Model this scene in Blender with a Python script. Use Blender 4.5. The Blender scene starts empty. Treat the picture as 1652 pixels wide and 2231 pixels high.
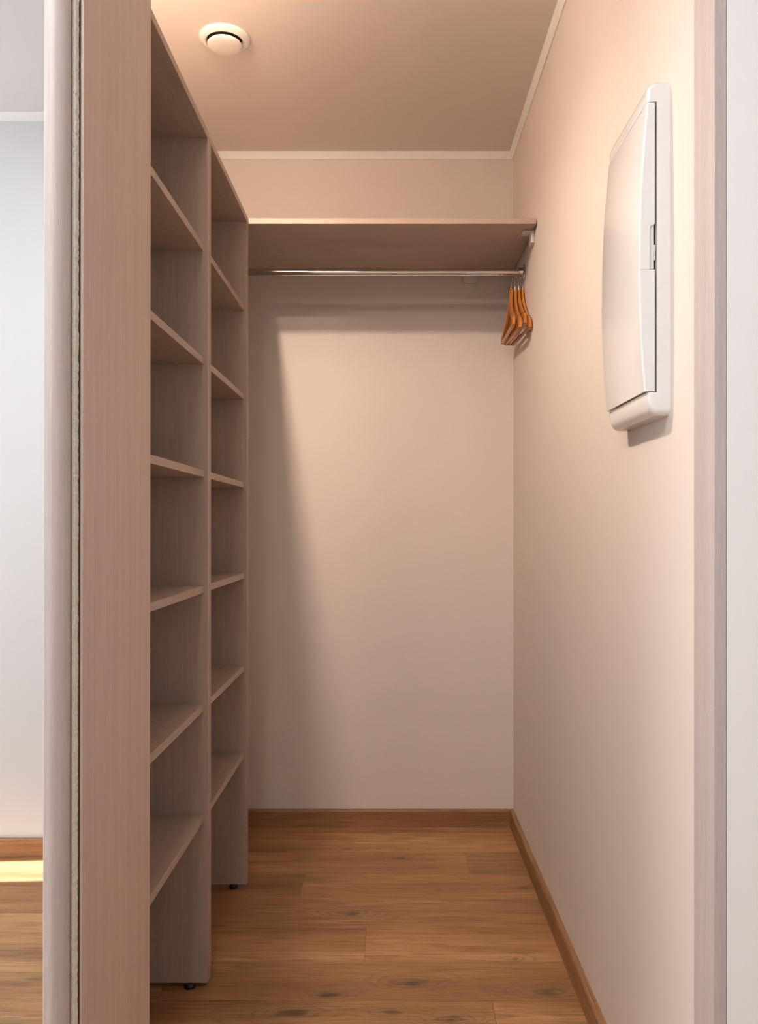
import bpy, bmesh, math, random
from mathutils import Vector, Matrix
random.seed(4)
sc = bpy.context.scene
C = sc.collection

# ------------------------------------------------------------------ camera
W, H, F = 1652, 2231, 1800.0
VPX, VPY, EYE = 851.0, 1146.0, 1.157
cd = bpy.data.cameras.new('camera'); cam = bpy.data.objects.new('camera', cd); C.objects.link(cam)
cam.location = (0, 0, EYE); cam.rotation_euler = (math.pi/2, 0, 0)
cd.sensor_fit = 'HORIZONTAL'; cd.sensor_width = 36; cd.lens = F/W*36
cd.shift_x = -(VPX-W/2)/W; cd.shift_y = (VPY-H/2)/W
cd.clip_start = .02
sc.camera = cam

def PX(px, y): return (px-VPX)*y/F          # world X of a pixel column at depth y
def PZ(py, y): return EYE+(VPY-py)*y/F      # world Z of a pixel row at depth y

# ------------------------------------------------------------------ world, lights, exposure
w = bpy.data.worlds.new('world'); sc.world = w; w.use_nodes = True
w.node_tree.nodes['Background'].inputs[0].default_value = (.62, .76, 1, 1)
w.node_tree.nodes['Background'].inputs[1].default_value = 1.0
sc.view_settings.view_transform = 'Standard'; sc.view_settings.look = 'None'
sc.view_settings.gamma = 1; sc.view_settings.use_curve_mapping = False
sc.view_settings.exposure = 0.0

def light(name, kind, loc, power, col, rot=(0,0,0), **kw):
    d = bpy.data.lights.new(name, kind); d.energy = power; d.color = col
    for k, v in kw.items(): setattr(d, k, v)
    o = bpy.data.objects.new(name, d); C.objects.link(o); o.location = loc; o.rotation_euler = rot
    return o
WARM = (1, .80, .635)
LA = Vector((-.50, 1.80, 2.505)); LB = Vector((-.50, 1.32, 2.505))
for L_, p_ in ((LA, 1.0), (LB, .50)):
    light('closet_bulb_light', 'POINT', L_, 12*p_, WARM, shadow_soft_size=.022)
    light('closet_bulb_beam', 'SPOT', L_-Vector((0, 0, .002)), 58*p_, WARM, rot=(math.radians(9), 0, 0), shadow_soft_size=.022, spot_size=math.radians(156), spot_blend=.7)
light('hall_ceiling_light', 'AREA', (-.48, .32, 2.57), 23, (.97, .985, 1), shape='DISK', size=.5)
light('hall_window_light', 'AREA', (-3.12, .30, 1.55), 44, (.91, .955, 1), rot=(0, -math.pi/2, 0), shape='RECTANGLE', size=1.6, size_y=1.1)
light('sun', 'SUN', (-5, 0, 4), 48, (.80, .90, 1), rot=Vector((1, -.06, -.62)).to_track_quat('-Z', 'Y').to_euler(), angle=.009)

# ------------------------------------------------------------------ materials
def nt(name):
    m = bpy.data.materials.new(name); m.use_nodes = True
    t = m.node_tree; b = t.nodes['Principled BSDF']
    return m, t, b
def lin(c): return tuple(((v/255)/12.92 if v/255 <= .04045 else ((v/255+.055)/1.055)**2.4) for v in c)+(1,)
def math_n(t, op, a, b=None, c=None):
    n = t.nodes.new('ShaderNodeMath'); n.operation = op
    for i, v in enumerate((a, b, c)):
        if v is None: continue
        if isinstance(v, (int, float)): n.inputs[i].default_value = v
        else: t.links.new(v, n.inputs[i])
    return n.outputs[0]
def noise(t, vec, scale=1, detail=3, rough=.55):
    n = t.nodes.new('ShaderNodeTexNoise'); n.inputs['Scale'].default_value = scale
    n.inputs['Detail'].default_value = detail; n.inputs['Roughness'].default_value = rough
    t.links.new(vec, n.inputs['Vector']); return n.outputs['Fac']
def scaled(t, vec, s, off=None):
    n = t.nodes.new('ShaderNodeVectorMath'); n.operation = 'MULTIPLY'
    t.links.new(vec, n.inputs[0]); n.inputs[1].default_value = s
    o = n.outputs[0]
    if off is not None:
        a = t.nodes.new('ShaderNodeVectorMath'); a.operation = 'ADD'
        t.links.new(o, a.inputs[0]); t.links.new(off, a.inputs[1]); o = a.outputs[0]
    return o
def ramp(t, fac, stops):
    n = t.nodes.new('ShaderNodeValToRGB'); e = n.color_ramp.elements
    while len(e) < len(stops): e.new(.5)
    for i, (p, c) in enumerate(stops): e[i].position = p; e[i].color = c
    t.links.new(fac, n.inputs[0]); return n.outputs[0]
def mix(t, fac, a, b, mode='MIX'):
    n = t.nodes.new('ShaderNodeMix'); n.data_type = 'RGBA'; n.blend_type = mode
    for s, v in ((0, fac), (6, a), (7, b)):
        if isinstance(v, (int, float, tuple)): n.inputs[s].default_value = v
        else: t.links.new(v, n.inputs[s])
    return n.outputs[2]
def bump(t, b, h, strength, dist):
    n = t.nodes.new('ShaderNodeBump'); n.inputs['Strength'].default_value = strength
    n.inputs['Distance'].default_value = dist
    t.links.new(h, n.inputs['Height']); t.links.new(n.outputs[0], b.inputs['Normal'])
def position(t): return t.nodes.new('ShaderNodeNewGeometry').outputs['Position']

def paint(name, rgb, rough=.75, spec=.25):
    m, t, b = nt(name)
    p = position(t)
    n = noise(t, p, 260, 2)
    n2 = noise(t, p, 1.4, 2)
    c = lin(rgb); c2 = tuple(v*.975 for v in c[:3])+(1,)
    t.links.new(mix(t, n2, c, c2), b.inputs['Base Color'])
    b.inputs['Roughness'].default_value = rough; b.inputs['Specular IOR Level'].default_value = spec
    bump(t, b, n, .12, .0006)
    return m
def plain(name, rgb, rough=.4, metal=0, coat=0, spec=.5):
    m, t, b = nt(name)
    b.inputs['Base Color'].default_value = lin(rgb); b.inputs['Roughness'].default_value = rough
    b.inputs['Metallic'].default_value = metal; b.inputs['Coat Weight'].default_value = coat
    b.inputs['Coat Roughness'].default_value = .05; b.inputs['Specular IOR Level'].default_value = spec
    return m

def laminate(name, axis, rgb=(180, 160, 146), fine=230):
    """bleached-oak laminate; grain runs along the given axis"""
    m, t, b = nt(name)
    p = position(t)
    s1 = [fine*3.2]*3; s1[axis] = fine*.11
    s2 = [40]*3; s2[axis] = 1.3
    s3 = [260]*3; s3[axis] = 5
    f1 = noise(t, scaled(t, p, s1), 1, 3, .6)
    f2 = noise(t, scaled(t, p, s2), 1, 3, .5)
    f3 = noise(t, scaled(t, p, s3), 1, 2, .6)
    base = lin(rgb); dk = tuple(v*.90 for v in base[:3])+(1,); lt = tuple(min(1, v*1.5) for v in base[:3])+(1,)
    c = ramp(t, f2, [(.3, dk), (.7, base)])
    c = mix(t, ramp(t, f3, [(.35, (0, 0, 0, 1)), (.75, (.2, .2, .2, 1))]), c, lt)
    c = mix(t, ramp(t, f1, [(.56, (0, 0, 0, 1)), (.72, (.45, .45, .45, 1))]), c, lt)
    t.links.new(c, b.inputs['Base Color'])
    b.inputs['Roughness'].default_value = .5; b.inputs['Specular IOR Level'].default_value = .35
    bump(t, b, f1, .25, .0006)
    return m

KNOTS = [(873, 1870, 1.0), (765, 1990, 1.2), (1143, 1934, .8), (715, 2168, .9), (634, 2206, 1.3), (1120, 2088, .45),
         (1199, 2162, 1.6), (902, 2143, 1.5), (760, 1850, .6), (700, 1935, .35), (1100, 1885, .35), (960, 1938, .3), (850, 2205, 1.0), (980, 2222, 1.0)]
def oak_floor(name, rgb_mid, rgb_dark, rgb_light, knots=True, axis=0):
    m, t, b = nt(name)
    p = position(t)
    oi = t.nodes.new('ShaderNodeObjectInfo')
    sep = t.nodes.new('ShaderNodeSeparateColor'); t.links.new(oi.outputs['Color'], sep.inputs[0])
    tone, offs = sep.outputs[1], sep.outputs[0]
    cx = t.nodes.new('ShaderNodeCombineXYZ')
    t.links.new(math_n(t, 'MULTIPLY', offs, 37.0), cx.inputs[0]); t.links.new(math_n(t, 'MULTIPLY', offs, 11.0), cx.inputs[2])
    off = cx.outputs[0]
    sx = t.nodes.new('ShaderNodeSeparateXYZ'); t.links.new(p, sx.inputs[0])
    X, Y = sx.outputs[axis], sx.outputs[1-axis] if axis == 0 else sx.outputs[2]
    def sv(a, c):
        s = [c]*3; s[axis] = a; return scaled(t, p, s, off)
    warp = noise(t, sv(1.5, 7), 1, 3, .5)
    kn = noise(t, sv(16, 30), 1, 2, .5); kn2 = noise(t, sv(11, 36), 1.3, 2, .5)
    X = math_n(t, 'ADD', X, math_n(t, 'MULTIPLY_ADD', kn, .07, -.035)); Yk = math_n(t, 'ADD', Y, math_n(t, 'MULTIPLY_ADD', kn2, .022, -.011))
    broad = noise(t, sv(1.1, 7), 1, 3, .55)
    fibre = noise(t, sv(7, 240), 1, 4, .65)
    pores = noise(t, sv(14, 420), 1, 2, .6)
    gsum = None; dsum = None
    if knots:
        for (px, py, s) in KNOTS:
            ky = F*EYE/(py-VPY); kx = PX(px, ky)
            dx = math_n(t, 'DIVIDE', math_n(t, 'SUBTRACT', X, kx), .085*s)
            dy = math_n(t, 'DIVIDE', math_n(t, 'SUBTRACT', Yk, ky), .028*s)
            r2 = math_n(t, 'ADD', math_n(t, 'MULTIPLY', dx, dx), math_n(t, 'MULTIPLY', dy, dy))
            g = math_n(t, 'EXPONENT', math_n(t, 'MULTIPLY', r2, -1.0))
            dxx = math_n(t, 'DIVIDE', math_n(t, 'SUBTRACT', X, kx), .020*s)
            dyy = math_n(t, 'DIVIDE', math_n(t, 'SUBTRACT', Yk, ky), .012*s)
            q2 = math_n(t, 'ADD', math_n(t, 'MULTIPLY', dxx, dxx), math_n(t, 'MULTIPLY', dyy, dyy))
            d = math_n(t, 'EXPONENT', math_n(t, 'MULTIPLY', q2, -1.0))
            g = math_n(t, 'MULTIPLY', g, min(1, s))
            gsum = g if gsum is None else math_n(t, 'ADD', gsum, g)
            dsum = d if dsum is None else math_n(t, 'ADD', dsum, d)
    ph = math_n(t, 'MULTIPLY', Y, 85.0)
    ph = math_n(t, 'ADD', ph, math_n(t, 'MULTIPLY', warp, 46.0))
    if gsum is not None: ph = math_n(t, 'ADD', ph, math_n(t, 'MULTIPLY', gsum, 26.0))
    ring = math_n(t, 'MULTIPLY_ADD', math_n(t, 'SINE', ph), .5, .5)
    ring = math_n(t, 'POWER', ring, 4.0)
    # rings show mostly near knots, fade elsewhere
    rw = math_n(t, 'MULTIPLY', ramp(t, broad, [(.42, ((.07 if knots else .0),)*3+(1,)), (.72, ((.5 if knots else .12),)*3+(1,))]), 1.0)
    if gsum is not None: rw = math_n(t, 'MINIMUM', math_n(t, 'ADD', rw, math_n(t, 'MULTIPLY', gsum, .6)), .85)
    ringf = math_n(t, 'MULTIPLY', ring, rw)
    c = ramp(t, broad, [(.28, lin(rgb_dark)), (.5, lin(rgb_mid)), (.72, lin(rgb_light))])
    dkc = tuple(v*.45 for v in lin(rgb_dark)[:3])+(1,)
    mid = noise(t, sv(2.6, 42), 1, 3, .6)
    c = mix(t, ramp(t, mid, [(.46, (0, 0, 0, 1)), (.70, (.55, .55, .55, 1))]), c, lin(rgb_dark))
    c = mix(t, math_n(t, 'MULTIPLY', ringf, .75), c, dkc)
    c = mix(t, ramp(t, fibre, [(.5, (0, 0, 0, 1)), (.74, (.95, .95, .95, 1))]), c, dkc)
    c = mix(t, ramp(t, pores, [(.55, (0, 0, 0, 1)), (.75, (.35, .35, .35, 1))]), c, lin(rgb_light))
    if dsum is not None:
        dn = math_n(t, 'MULTIPLY', dsum, math_n(t, 'ADD', math_n(t, 'MULTIPLY', fibre, 1.2), .15))
        c = mix(t, math_n(t, 'MINIMUM', dn, .85), c, lin((62, 48, 38)))
        c = mix(t, math_n(t, 'MULTIPLY', math_n(t, 'MINIMUM', gsum, 1.0), .22), c, lin((118, 92, 68)))
    tv = t.nodes.new('ShaderNodeHueSaturation'); t.links.new(c, tv.inputs['Color'])
    t.links.new(math_n(t, 'MULTIPLY_ADD', tone, .26, .87), tv.inputs['Value'])
    t.links.new(tv.outputs[0], b.inputs['Base Color'])
    b.inputs['Roughness'].default_value = .46; b.inputs['Specular IOR Level'].default_value = .4
    bump(t, b, fibre, .25, .0006)
    return m

M = {}
M['wall'] = paint('closet_paint', (228, 217, 208))
M['hallwall'] = paint('hall_paint', (243, 243, 243))
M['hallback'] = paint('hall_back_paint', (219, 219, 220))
M['ceil'] = paint('ceiling_paint', (230, 222, 215))
M['hallceil'] = paint('hall_ceiling_paint', (226, 226, 226))
M['cornice'] = paint('cornice_paint', (240, 238, 235), .5)
M['lamz'] = laminate('oak_laminate_upright', 2)
M['lamy'] = laminate('oak_laminate_deep', 1)
M['lamx'] = laminate('oak_laminate_wide', 0)
M['jamb'] = laminate('oak_laminate_jamb', 2, (190, 179, 175))
M['lining'] = laminate('oak_laminate_lining_lit', 2, (206, 184, 170))  # same laminate, lightened: the brighter light on this board is in its colour
M['floor'] = oak_floor('oak_vinyl', (178, 131, 86), (138, 95, 60), (198, 154, 108))
M['skirt'] = oak_floor('oak_skirting', (164, 120, 80), (140, 98, 64), (180, 136, 96), knots=False)
M['skirty'] = oak_floor('oak_skirting_side', (164, 120, 80), (140, 98, 64), (180, 136, 96), knots=False, axis=1)
M['white'] = plain('white_gloss_plastic', (238, 237, 236), .16, coat=.6)
M['bracket'] = plain('white_matt_plastic', (225, 220, 214), .5)
M['gap'] = plain('dark_gap', (60, 52, 46), .8)
M['black'] = plain('black_plastic', (14, 14, 14), .5)
M['groove'] = plain('wood_groove', (104, 60, 26), .6)
M['chrome'] = plain('chrome', (215, 212, 208), .07, 1)
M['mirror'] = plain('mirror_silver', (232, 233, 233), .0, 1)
M['valve'] = plain('enamelled_valve', (244, 240, 235), .3)
M['sealant'] = plain('white_sealant', (225, 222, 216), .5)
# brush pile
m, t, b = nt('brush_pile'); p = position(t)
n = noise(t, scaled(t, p, (900, 900, 500)), 1, 2)
t.links.new(ramp(t, n, [(.35, lin((232, 224, 204))), (.65, lin((250, 246, 234)))]), b.inputs['Base Color'])
b.inputs['Roughness'].default_value = .95; bump(t, b, n, 1, .002); M['brush'] = m
# lacquered hanger wood
m, t, b = nt('lacquered_beech'); p = position(t)
n = noise(t, scaled(t, p, (300, 60, 60)), 1, 3)
t.links.new(ramp(t, n, [(.3, lin((176, 102, 36))), (.7, lin((212, 138, 60)))]), b.inputs['Base Color'])
b.inputs['Roughness'].default_value = .3; b.inputs['Coat Weight'].default_value = .25; M['hanger'] = m

# ------------------------------------------------------------------ helpers
def tag(o, label=None, cat=None, group=None, kind=None):
    if label: o['label'] = label
    if cat: o['category'] = cat
    if group: o['group'] = group
    if kind: o['kind'] = kind
    return o
def empty(name, loc):
    o = bpy.data.objects.new(name, None); C.objects.link(o); o.location = loc; o.empty_display_size = .05
    return o
def link(name, bm, mat, parent=None, smooth=False, origin=None):
    me = bpy.data.meshes.new(name)
    base = Vector((0, 0, 0))
    if parent is not None: base = parent.matrix_world_loc if hasattr(parent, 'matrix_world_loc') else wloc(parent)
    org = Vector(origin) if origin is not None else base
    bmesh.ops.recalc_face_normals(bm, faces=bm.faces)
    bmesh.ops.translate(bm, verts=bm.verts, vec=-org)
    bm.to_mesh(me); bm.free()
    mats = mat if isinstance(mat, (list, tuple)) else [mat]
    for k in mats: me.materials.append(k)
    if smooth:
        for f in me.polygons: f.use_smooth = True
        me.set_sharp_from_angle(angle=math.radians(38))
    o = bpy.data.objects.new(name, me); C.objects.link(o)
    o.location = org-base
    if parent is not None: o.parent = parent
    return o
def wloc(o):
    v = Vector(o.location)
    while o.parent is not None: o = o.parent; v = v+Vector(o.location)
    return v
def bm_box(bm, x0, x1, y0, y1, z0, z1, bev=0, seg=2):
    b2 = bmesh.new()
    bmesh.ops.create_cube(b2, size=1)
    for v in b2.verts:
        v.co = Vector((x0+(v.co.x+.5)*(x1-x0), y0+(v.co.y+.5)*(y1-y0), z0+(v.co.z+.5)*(z1-z0)))
    if bev: bmesh.ops.bevel(b2, geom=list(b2.edges), offset=bev, segments=seg, profile=.5, affect='EDGES')
    merge(bm, b2); return bm
def merge(bm, b2):
    me = bpy.data.meshes.new('tmp'); b2.to_mesh(me); b2.free(); bm.from_mesh(me); bpy.data.meshes.remove(me)
def box(name, x0, x1, y0, y1, z0, z1, mat, parent=None, bev=0, seg=1, origin=None):
    bm = bmesh.new(); bm_box(bm, x0, x1, y0, y1, z0, z1, bev, seg)
    return link(name, bm, mat, parent, smooth=bool(bev), origin=origin)
def bm_prism(bm, pts, axis, a0, a1):
    """extrude a 2-D outline along an axis; pts are the two other coordinates in order"""
    def P(p, a):
        if axis == 'y': return (p[0], a, p[1])
        if axis == 'x': return (a, p[0], p[1])
        return (p[0], p[1], a)
    A = [bm.verts.new(P(p, a0)) for p in pts]; B = [bm.verts.new(P(p, a1)) for p in pts]
    bm.faces.new(A); bm.faces.new(B[::-1])
    n = len(pts)
    for i in range(n): bm.faces.new((A[i], B[i], B[(i+1) % n], A[(i+1) % n]))
def prism(name, pts, axis, a0, a1, mat, parent=None, bev=0, seg=2, origin=None, smooth=False, angle=30):
    bm = bmesh.new(); bm_prism(bm, pts, axis, a0, a1)
    bmesh.ops.recalc_face_normals(bm, faces=bm.faces)
    if bev:
        bm.normal_update()
        es = [e for e in bm.edges if len(e.link_faces) == 2 and e.calc_face_angle(0) > math.radians(angle)]
        bmesh.ops.bevel(bm, geom=es, offset=bev, segments=seg, profile=.5, affect='EDGES')
    return link(name, bm, mat, parent, smooth=smooth or bool(bev), origin=origin)
def bm_lathe(bm, prof, centre, axis='z', n=48, close=True):
    """revolve (r, t) pairs about an axis through centre"""
    rings = []
    for (r, tt) in prof:
        if r < 1e-6:
            v = {'z': (0, 0, tt), 'x': (tt, 0, 0), 'y': (0, tt, 0)}[axis]
            rings.append([bm.verts.new(Vector(centre)+Vector(v))]); continue
        ring = []
        for i in range(n):
            a = 2*math.pi*i/n; c, s = r*math.cos(a), r*math.sin(a)
            v = {'z': (c, s, tt), 'x': (tt, c, s), 'y': (c, tt, s)}[axis]
            ring.append(bm.verts.new(Vector(centre)+Vector(v)))
        rings.append(ring)
    for A, B in zip(rings, rings[1:]):
        for i in range(n):
            j = (i+1) % n
            if len(A) == 1 and len(B) == 1: continue
            if len(A) == 1: bm.faces.new((A[0], B[i], B[j]))
            elif len(B) == 1: bm.faces.new((A[i], B[0], A[j]))
            else: bm.faces.new((A[i], B[i], B[j], A[j]))
def lathe(name, prof, centre, mat, parent=None, axis='z', n=48, origin=None):
    bm = bmesh.new(); bm_lathe(bm, prof, centre, axis, n)
    return link(name, bm, mat, parent, smooth=True, origin=origin)
def bm_sweep(bm, path, side, wd, ht, wfun=None):
    """rectangular bar along a polyline; side = the constant sideways axis"""
    path = [Vector(p) for p in path]; rings = []
    side = Vector(side).normalized(); n = len(path)
    for i, p in enumerate(path):
        tn = (path[min(i+1, n-1)]-path[max(i-1, 0)]).normalized()
        up = side.cross(tn).normalized(); a, h = (wd, ht) if wfun is None else wfun(i/(n-1))
        c = .28
        pts = [(-1, -1+c), (-1+c, -1), (1-c, -1), (1, -1+c), (1, 1-c), (1-c, 1), (-1+c, 1), (-1, 1-c)]
        rings.append([bm.verts.new(p+side*(q[0]*a/2)+up*(q[1]*h/2)) for q in pts])
    for A, B in zip(rings, rings[1:]):
        for i in range(8): bm.faces.new((A[i], B[i], B[(i+1) % 8], A[(i+1) % 8]))
    bm.faces.new(rings[0]); bm.faces.new(rings[-1][::-1])
def bm_tube(bm, path, r, n=12):
    path = [Vector(p) for p in path]; rings = []; m_ = len(path)
    ref = None
    for i, p in enumerate(path):
        tn = (path[min(i+1, m_-1)]-path[max(i-1, 0)]).normalized()
        if ref is None: ref = tn.orthogonal().normalized()
        ref = (ref-tn*ref.dot(tn)).normalized(); bi = tn.cross(ref)
        rings.append([bm.verts.new(p+(ref*math.cos(2*math.pi*k/n)+bi*math.sin(2*math.pi*k/n))*r) for k in range(n)])
    for A, B in zip(rings, rings[1:]):
        for k in range(n): bm.faces.new((A[k], B[k], B[(k+1) % n], A[(k+1) % n]))
    bm.faces.new(rings[0]); bm.faces.new(rings[-1][::-1])
def struct(o): o['kind'] = 'structure'; return o

# ------------------------------------------------------------------ dimensions
ZC = EYE+1.443           # ceiling
YB = 3.186               # closet back wall
XR = .474                # closet right wall
XL = -.875               # closet left wall (behind the shelving)
YF = 1.20                # plane of the opening
HX0, HX1, HY0 = -3.2, 1.7, -.614   # hall
T = .12

# ------------------------------------------------------------------ structure
struct(box('ceiling', HX0-T, HX1+T, HY0-T, YB+T, ZC, ZC+T, M['hallceil']))
struct(box('wall_back', XL-T, XR+T, YB, YB+T, 0, ZC, M['wall']))
struct(box('wall_right', XR, XR+T, YF+.004, YB, 0, ZC, M['wall']))
struct(box('wall_left', XL-T, XL, YF+.10, YB, 0, ZC, M['wall']))
struct(box('wall_front_left', HX0, -.4605, YF+.0, YF+.10, 0, ZC, M['hallwall']))
struct(box('wall_front_right', .4893, HX1, YF-.0005, YF+.0035, 0, ZC, M['hallwall']))
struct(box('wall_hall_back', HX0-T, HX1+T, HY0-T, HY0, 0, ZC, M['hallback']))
struct(box('wall_hall_right', HX1, HX1+T, HY0, YF+.1, 0, ZC, M['hallwall']))
# hall end wall on the left, with a tall narrow glazed slot that lets the sun in
S0, S1 = -.455, -.285
bm = bmesh.new()
bm_box(bm, HX0-T, HX0, HY0, S0, 0, ZC); bm_box(bm, HX0-T, HX0, S1, YF+.1, 0, ZC)
bm_box(bm, HX0-T, HX0, S0, S1, 2.2, ZC)
struct(link('wall_hall_left', bm, M['hallwall']))
# ceiling lining inside the closet, flush paint layer of its own colour
struct(box('ceiling_closet', XL, XR, YF+.1, YB, ZC-.004, ZC, M['ceil']))
ZCC = ZC-.004
struct(box('trim_header', -.4605, XR, YF, YF+.1, ZC-.05, ZC, M['jamb']))

# cornices: slim coved strips
def cornice(name, p0, p1, axis, inward, z):
    # inward: +1/-1 direction away from the wall
    if axis == 'x':   # runs along x, wall plane at y = p0[1]
        y = p0[1]; pts = [(y, z), (y, z-.026), (y+inward*.004, z-.026), (y+inward*.009, z-.012), (y+inward*.016, z)]
        return struct(prism(name, pts, 'x', p0[0], p1[0], M['cornice']))
    x = p0[0]; pts = [(x, z), (x, z-.026), (x+inward*.004, z-.026), (x+inward*.009, z-.012), (x+inward*.016, z)]
    return struct(prism(name, pts, 'y', p0[1], p1[1], M['cornice']))
cornice('trim_1', (XL, YB), (XR, YB), 'x', -1, ZCC)
cornice('trim_2', (XR, YF+.1), (XR, YB-.0), 'y', -1, ZCC)
cornice('trim_3', (HX0, HY0), (HX1, HY0), 'x', 1, ZC)

# baseboards
def skirt(name, a0, a1, wall, axis, inward, h=.066, d=.015):
    pts = [(wall, 0), (wall+inward*d, 0), (wall+inward*d, h-.006), (wall+inward*(d-.003), h-.001), (wall+inward*(d-.005), h), (wall, h)]
    o = struct(prism(name, pts, axis, a0, a1, M['skirt'] if axis == 'x' else M['skirty']))
    o.color = (random.random(), random.random(), 0, 1); return o
skirt('baseboard_back', XL, XR-.0155, YB, 'x', -1)
skirt('baseboard_right', YF+.085, YB, XR, 'y', -1)
skirt('baseboard_hall', HX0, HX1, HY0, 'x', 1)

# door lining boards
def lean(o, k=.0015):
    for v in o.data.vertices:
        zz = v.co.z+wloc(o).z
        v.co.x += k*(zz-EYE)
XLIN = -.444
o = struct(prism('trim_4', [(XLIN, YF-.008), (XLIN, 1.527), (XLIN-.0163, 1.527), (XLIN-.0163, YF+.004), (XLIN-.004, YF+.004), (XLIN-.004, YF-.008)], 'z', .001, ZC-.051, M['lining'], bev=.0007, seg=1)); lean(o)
o = struct(box('trim_5', .4705, .4885, YF+.0008, 1.281, .001, ZC-.051, M['jamb'], bev=.0009))
struct(box('trim_6', XR-.0005, XR+.0005, 1.281, 1.2835, .068, ZC-.03, M['sealant']))

# ------------------------------------------------------------------ floor planks
floor = struct(empty('floor', (0, 0, 0)))
struct(box('floor_base', HX0-T, HX1+T, HY0-T, YB+T, -.06, -.006, M['gap'], floor))
PW, PL = .1835, 1.30
rows = {}
known = {3.114: -.065, 2.747: .264, 2.564: -.284, 2.197: -.070, 1.830: .247}
y0 = 3.114-PW*21
i = 0
while True:
    ya = y0+i*PW; yb = ya+PW
    if ya > YB: break
    i += 1
    j = None
    for k, v in known.items():
        if abs(k-ya) < .03: j = v
    if j is None: j = -.62+random.uniform(-.05, .05)
    xs = [j+PL*k for k in range(-4, 4)]
    for xa in xs:
        a, b_ = max(xa, HX0), min(xa+PL, HX1)
        if b_-a < .02: continue
        c, d = max(ya, HY0), min(yb, YB)
        if d-c < .02: continue
        if a > XR+.1 and c > YF+.1: continue
        o = box('plank', a+.0003, b_-.0003, c+.0003, d-.0003, -.006, 0, M['floor'], floor, bev=.0005)
        o.color = (random.random(), random.random(), 0, 1)

# ------------------------------------------------------------------ shelving units
ZT = EYE+.991
XFR = -.458; XBK = XFR-.40; XSH = -.469
bott = [.689, .405, .1225, -.168, -.465, -.7415]
def unit(ya, yb, label, group):
    r = empty('shelving_unit', ((XFR+XBK)/2, (ya+yb)/2, 0)); tag(r, label, 'shelf unit', group)
    tk = .018; zb = .011
    for (a, b_) in ((ya, ya+tk), (yb-tk, yb)):
        box('side_panel', XBK, XFR, a+.0003, b_-.0003, zb, ZT-tk, M['lamz'], r, bev=.0008)
    box('top_panel', XBK, XFR, ya+.0003, yb-.0003, ZT-tk, ZT, M['lamy'], r, bev=.0008)
    box('back_panel', XBK-.004, XBK, ya, yb, zb, ZT, M['lamz'], r)
    for h in bott:
        box('shelf', XBK, XSH, ya+tk, yb-tk, EYE+h, EYE+h+tk, M['lamy'], r, bev=.0008)
    for y in (ya+.016, yb-.016):
        for x in (XFR-.045, XBK+.05):
            lathe('foot', [(0, 0), (.014, 0), (.014, .006), (.010, .011), (0, .011)], (x, y, 0), M['black'], r, n=16)
    return r
YM = 2.090
unit(1.530, YM-.0004, 'tall bleached oak open shelving unit nearest the sliding door, next to its side lining', 'bleached oak shelving units')
unit(YM+.0004, 2.659, 'tall bleached oak open shelving unit farther back, touching the hat shelf', 'bleached oak shelving units')

# ------------------------------------------------------------------ wall shelf with brackets
sh = empty('wall_shelf', (0, 2.92, ZT-.018)); tag(sh, 'wide wooden shelf board across the back wall above the chrome rail', 'shelf')
box('board', XL+.003, XR-.004, 2.661, YB-.001, ZT-.018, ZT, M['lamx'], sh, bev=.0008)
zb = ZT-.018
def bracket_right():
    bm = bmesh.new()
    bm_box(bm, XR-.012, XR-.0005, 2.715, 2.757, zb-.041, zb-.0005, .0012)
    bm_box(bm, XR-.038, XR-.010, 2.715, 2.757, zb-.006, zb-.0005, .0012)
    o = link('bracket', bm, M['bracket'], sh, smooth=True); o['label'] = 'white plastic angle bracket on the right wall'
bracket_right()
bm = bmesh.new(); xa, xb = PX(1008, YB), PX(1038, YB)
bm_box(bm, xa, xb, YB-.012, YB-.0005, zb-.038, zb-.0005, .0012)
bm_box(bm, xa, xb, YB-.038, YB-.010, zb-.006, zb-.0005, .0012)
o = link('bracket', bm, M['bracket'], sh, smooth=True); o['label'] = 'white plastic angle bracket on the back wall'

# ------------------------------------------------------------------ rail
YR_, ZR_ = 2.92, EYE+.8965
rod = empty('clothes_rail', (0, YR_, ZR_)); tag(rod, 'chrome clothes rail running under the wide back shelf', 'rail')
lathe('tube', [(0, XL+.012), (.0125, XL+.012), (.0125, XR-.006), (0, XR-.006)], (0, YR_, ZR_), M['chrome'], rod, axis='x', n=40)
for sgn, xw in ((-1, XR), (1, XL)):
    pr = [(0, 0), (.029, 0), (.029, .002), (.027, .0045), (.021, .006), (.0175, .0075), (.0165, .018), (.0135, .0195), (.0127, .0195)]
    lathe('flange', [(r, xw+sgn*(tt+.0005)) for r, tt in pr], (0, YR_, ZR_), M['chrome'], rod, axis='x', n=40)

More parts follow.
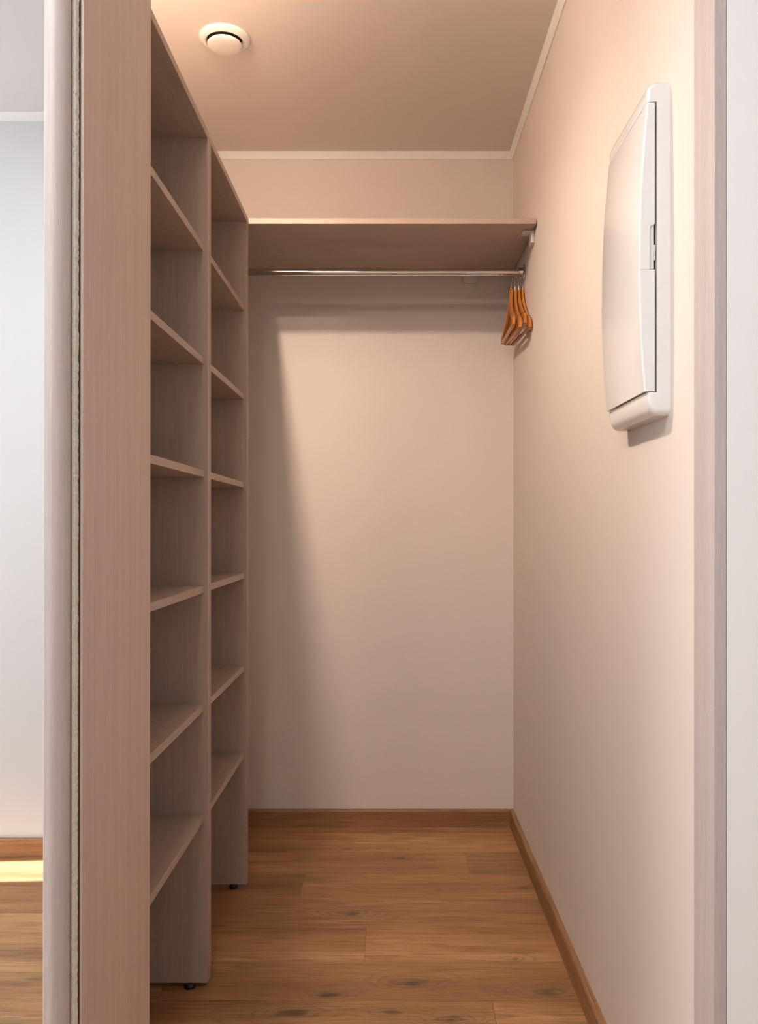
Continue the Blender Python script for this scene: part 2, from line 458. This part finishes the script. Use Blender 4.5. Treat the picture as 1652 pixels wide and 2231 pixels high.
# ------------------------------------------------------------------ hangers
def crom(pts, n=7):
    out = []
    P = [Vector(p) for p in pts]; P = [P[0]*2-P[1]]+P+[P[-1]*2-P[-2]]
    for i in range(1, len(P)-2):
        for k in range(n):
            t_ = k/n; a, b_, c, d = P[i-1], P[i], P[i+1], P[i+2]
            out.append(.5*((2*b_)+(-a+c)*t_+(2*a-5*b_+4*c-d)*t_**2+(-a+3*b_-3*c+d)*t_**3))
    out.append(P[-2]); return out
def hanger(name_label, xn, xf, xr, hf, hr, hook_x):
    zn = EYE+.824
    r = empty('clothes_hanger', (xn, YR_, zn)); tag(r, name_label, 'hanger', 'wooden hangers on the rail')
    yf, yr = 2.752, 3.088
    def arm(xe, ye, ze):
        # neck to shoulder end; slopes out, then turns down
        fr = [(0, 0), (.035, -.05), (.10, -.22), (.32, -.45), (.68, -.70), (.93, -.83), (1, -1)]
        return crom([(xn+(xe-xn)*(-b_), YR_+(ye-YR_)*a, zn+(zn-ze)*b_) for a, b_ in fr])
    A = arm(xf, yf, EYE+hf+.012); B = arm(xr, yr, EYE+hr+.012)
    path = A[::-1]+B[1:]
    bm = bmesh.new()
    bm_sweep(bm, path, (1, 0, 0), .013, .024, lambda u: (.0104+.0010*abs(2*u-1), .026-.008*abs(2*u-1)))
    b_ = link('shoulder_frame', bm, M['hanger'], r, smooth=True)
    # notch bands near each shoulder tip
    for q in (A,):
        p0 = q[-13]; p1 = q[-12]; bm = bmesh.new()
        bm_sweep(bm, [p0, p0+(p1-p0)*.22], (1, 0, 0), .0116, .0225)
        link('notch', bm, M['groove'], r)
    bm = bmesh.new()
    bm_sweep(bm, [A[-1]+Vector((0, .004, .004)), B[-1]+Vector((0, -.004, .004))], (1, 0, 0), .0085, .009)
    link('trouser_bar', bm, M['hanger'], r, smooth=True)
    # hook: stem, then a loop over the rail
    pts = [(xn, YR_, zn+.008), (xn, YR_, zn+.026)]
    top = ZR_+.0148-.0148
    R = .0148
    for k in range(0, 15):
        a = math.radians(-60+k*16) if False else math.radians(-55+k*15)
        pts.append((hook_x, YR_+R*math.cos(a), ZR_+R*math.sin(a)))
    bm = bmesh.new(); bm_tube(bm, crom(pts, 3), .0017, 10)
    link('hook', bm, M['chrome'], r, smooth=True)
    return r
hanger('wooden hanger farthest from the wall, leftmost of the four on the rail', .4265, .4095, .4185, .656, .668, .4335)
hanger('wooden hanger second from the left of the four on the rail', .4405, .4315, .4315, .648, .664, .4400)
hanger('wooden hanger second from the right wall of the four on the rail', .4535, .4495, .4440, .661, .664, .4465)
hanger('wooden hanger pressed against the right wall, rightmost of the four', .4655, .4655, .4560, .646, .664, .4525)

# ------------------------------------------------------------------ ceiling valve
yv = 2.436; xv = PX(490, yv)
v = empty('ceiling_vent', (xv, yv, ZCC)); tag(v, 'round white air valve on the closet ceiling', 'vent')
R0 = .0745
lathe('ring', [(R0, 0), (R0, -.003), (R0-.003, -.007), (R0-.010, -.0125), (R0-.018, -.014), (R0-.022, -.011), (R0-.0235, -.006), (R0-.024, .0)],
      (xv, yv, ZCC-.0002), M['valve'], v, n=72)
lathe('throat', [(.0502, -.0005), (0, -.0006)], (xv, yv, ZCC), M['gap'], v, n=48)
lathe('disc', [(0, -.014), (.040, -.014), (.048, -.0165), (.0505, -.020), (.049, -.0245), (.043, -.027), (.02, -.028), (0, -.028)], (xv, yv, ZCC), M['valve'], v, n=72)
lathe('spindle', [(.006, -.0006), (.006, -.0145), (0, -.0145)], (xv, yv, ZCC), M['black'], v, n=16)

# ------------------------------------------------------------------ distribution box
bx = empty('fuse_box', (XR, 1.525, EYE+.47)); tag(bx, 'white glossy plastic fuse box with bulged door on the right wall', 'fuse box')
BY0, BY1 = 1.401, 1.652
h = lambda q: EYE+q
# rear frame with rounded corners
def rr(y0, y1, z0, z1, r, n=8):
    out = []
    for cx, cy, a0 in ((y1-r, z1-r, 0), (y0+r, z1-r, 90), (y0+r, z0+r, 180), (y1-r, z0+r, 270)):
        for k in range(n+1):
            a = math.radians(a0+90*k/n); out.append((cx+r*math.cos(a), cy+r*math.sin(a)))
    return out
def body_loft():
    bm = bmesh.new(); rings = []
    for X, iz, iy in ((XR, 0, 0), (.4525, .0004, .0004), (.4475, .002, .0008), (.4435, .0048, .0012), (.4405, .0085, .0018), (.4385, .0135, .0028), (.4368, .021, .0048), (.4362, .028, .0080)):
        pts = rr(BY0+iy, BY1-iy, h(.1880)+iz, h(.757)-iz*.75, .012)
        rings.append([bm.verts.new((X, p[0], p[1])) for p in pts])
    n = len(rings[0])
    for A, B in zip(rings, rings[1:]):
        for i in range(n): bm.faces.new((A[i], A[(i+1) % n], B[(i+1) % n], B[i]))
    bm.faces.new(rings[0]); bm.faces.new(rings[-1][::-1])
    bmesh.ops.recalc_face_normals(bm, faces=bm.faces)
    return bm
def cut(bm, co, no):
    g = list(bm.verts)+list(bm.edges)+list(bm.faces)
    r_ = bmesh.ops.bisect_plane(bm, geom=g, plane_co=co, plane_no=no, clear_outer=True)
    es = [e for e in r_['geom_cut'] if isinstance(e, bmesh.types.BMEdge)]
    bmesh.ops.contextual_create(bm, geom=es)
    return bm
link('frame', cut(body_loft(), (.4525, 0, 0), (-1, 0, 0)), M['white'], bx, smooth=True)
link('top_cap', cut(cut(body_loft(), (0, 0, h(.7205)), (0, 0, -1)), (.4525, 0, 0), (1, 0, 0)), M['white'], bx, smooth=True)
link('bottom_cap', cut(cut(body_loft(), (0, 0, h(.2270)), (0, 0, 1)), (.4525, 0, 0), (1, 0, 0)), M['white'], bx, smooth=True)
# door: a bulged front, flat back, finger notch in the rear edge at mid height
def xfront(q):
    u = (q-.455)/(.262); return .4222+.0135*u*u
def leaf(q0, q1, dx, notch=None):
    n = 22; pts = [(xfront(q0+(q1-q0)*k/n)-dx, h(q0+(q1-q0)*k/n)) for k in range(n+1)]
    pts += [(.4485, h(q1))]
    if notch: pts += [(.4485, h(notch[1])), (.4475, h(notch[1]-.001)), (.4415, h(notch[1]-.003)), (.4400, h(notch[1]-.008)), (.4400, h(notch[0]))]
    else: pts += [(.4485, h(q0))]
    return pts
def door_leaf(name, q0, q1, dx, notch=None):
    bm = bmesh.new(); bm_prism(bm, leaf(q0, q1, dx, notch), 'y', BY0+.0005, BY1-.0005)
    bmesh.ops.recalc_face_normals(bm, faces=bm.faces)
    # round only the two long front edges
    es = []
    for e in bm.edges:
        a, b_ = e.verts
        if abs(a.co.y-b_.co.y) < 1e-5 and abs(a.co.z-b_.co.z) > 1e-4 and max(a.co.x, b_.co.x) < .4375: es.append(e)
    bmesh.ops.bevel(bm, geom=es, offset=.0035, segments=4, profile=.5, affect='EDGES')
    return link(name, bm, M['white'], bx, smooth=True)
door_leaf('door', .4355, .7185, 0, (.4355, .513))
door_leaf('lower_door', .2285, .4350, .0008)
box('gap_shade', .4486, .4530, BY0+.009, BY1-.004, h(.232), h(.717), M['gap'], bx)  # solid dark strip; shade between door and frame put into its colour
box('latch', .4400, .4470, BY0+.004, BY0+.012, h(.437), h(.512), M['white'], bx)
box('latch_tongue', .4472, .4505, BY0+.003, BY0+.008, h(.452), h(.478), M['bracket'], bx, bev=.0006)

# ------------------------------------------------------------------ sliding mirror door
dr = struct(empty('door_1', (-.95, 1.155, 0)))
dr['label'] = 'sliding mirror door with a wood-look edge profile and brush seal'
YD = 1.140
xs0, xs1 = PX(97.5, YD), PX(151, 1.158)
def profile_pts(xa, xb, sgn=1):
    # quarter-round stile in plan; mirror side is xa
    w_ = xb-xa; pts = [(xa, YD+.004), (xa, YD-.004), (xa+.0018*sgn, YD-.006)]
    for k in range(13):
        a = math.radians(90-90*k/12)
        pts.append((xb-w_*.62+w_*.62*math.cos(a), YD+.022-.0285*math.sin(a)))
    pts += [(xb-.0052*sgn, YD+.033), (xa+.004*sgn, YD+.033)]
    return pts
o = prism('stile', profile_pts(xs0, xs1), 'z', .02, ZC-.06, M['jamb'], dr, smooth=True); lean(o)
o = prism('stile', [(-1.45-(x-xs0)+.0, y) for x, y in profile_pts(xs0, xs1)], 'z', .02, ZC-.06, M['jamb'], dr, smooth=True); lean(o)
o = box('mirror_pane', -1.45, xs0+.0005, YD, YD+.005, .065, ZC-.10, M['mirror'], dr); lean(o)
o = box('backing_board', -1.45, xs0, YD+.006, YD+.020, .03, ZC-.07, M['gap'], dr); lean(o)
box('top_rail', -1.448, xs0-.003, YD-.004, YD+.030, ZC-.10, ZC-.062, M['jamb'], dr, bev=.001)
box('bottom_rail', -1.448, xs0-.008, YD-.004, YD+.030, .02, .065, M['jamb'], dr, bev=.001)
# brush seal: short irregular pile along the closing edge
bm = bmesh.new()
rnd = random.Random(9); nz = 620; z0, z1 = .03, ZC-.07; prev = None
bx0, bx1 = PX(152.5, 1.176), PX(163.5, 1.176)
for k in range(nz+1):
    z = z0+(z1-z0)*k/nz
    dx0 = rnd.uniform(-.0006, .0006); dx1 = rnd.uniform(-.0006, .0006)
    ring = [bm.verts.new(c) for c in ((bx0+dx0, 1.1885, z), (bx0+dx0, 1.176, z), ((bx0+bx1)/2, 1.1745, z), (bx1+dx1, 1.176, z), (bx1+dx1, 1.1885, z))]
    if prev:
        for a in range(5): bm.faces.new((prev[a], prev[(a+1) % 5], ring[(a+1) % 5], ring[a]))
    else: bm.faces.new(ring)
    prev = ring
bm.faces.new(prev)
o = link('brush_seal', bm, M['brush'], dr); lean(o); o['label'] = 'cream brush seal strip'

# ------------------------------------------------------------------ closet lamp (above the frame)
lp = empty('ceiling_light', ((LA.x+LB.x)/2, (LA.y+LB.y)/2, ZCC)); tag(lp, 'white two-bulb ceiling light above the shelving unit, out of frame', 'light')
for L in (LA, LB):
    lathe('socket', [(.038, 0), (.038, -.012), (.020, -.020), (.018, -.062), (0, -.062)], (L.x, L.y, ZCC-.0002), M['valve'], lp, n=28)
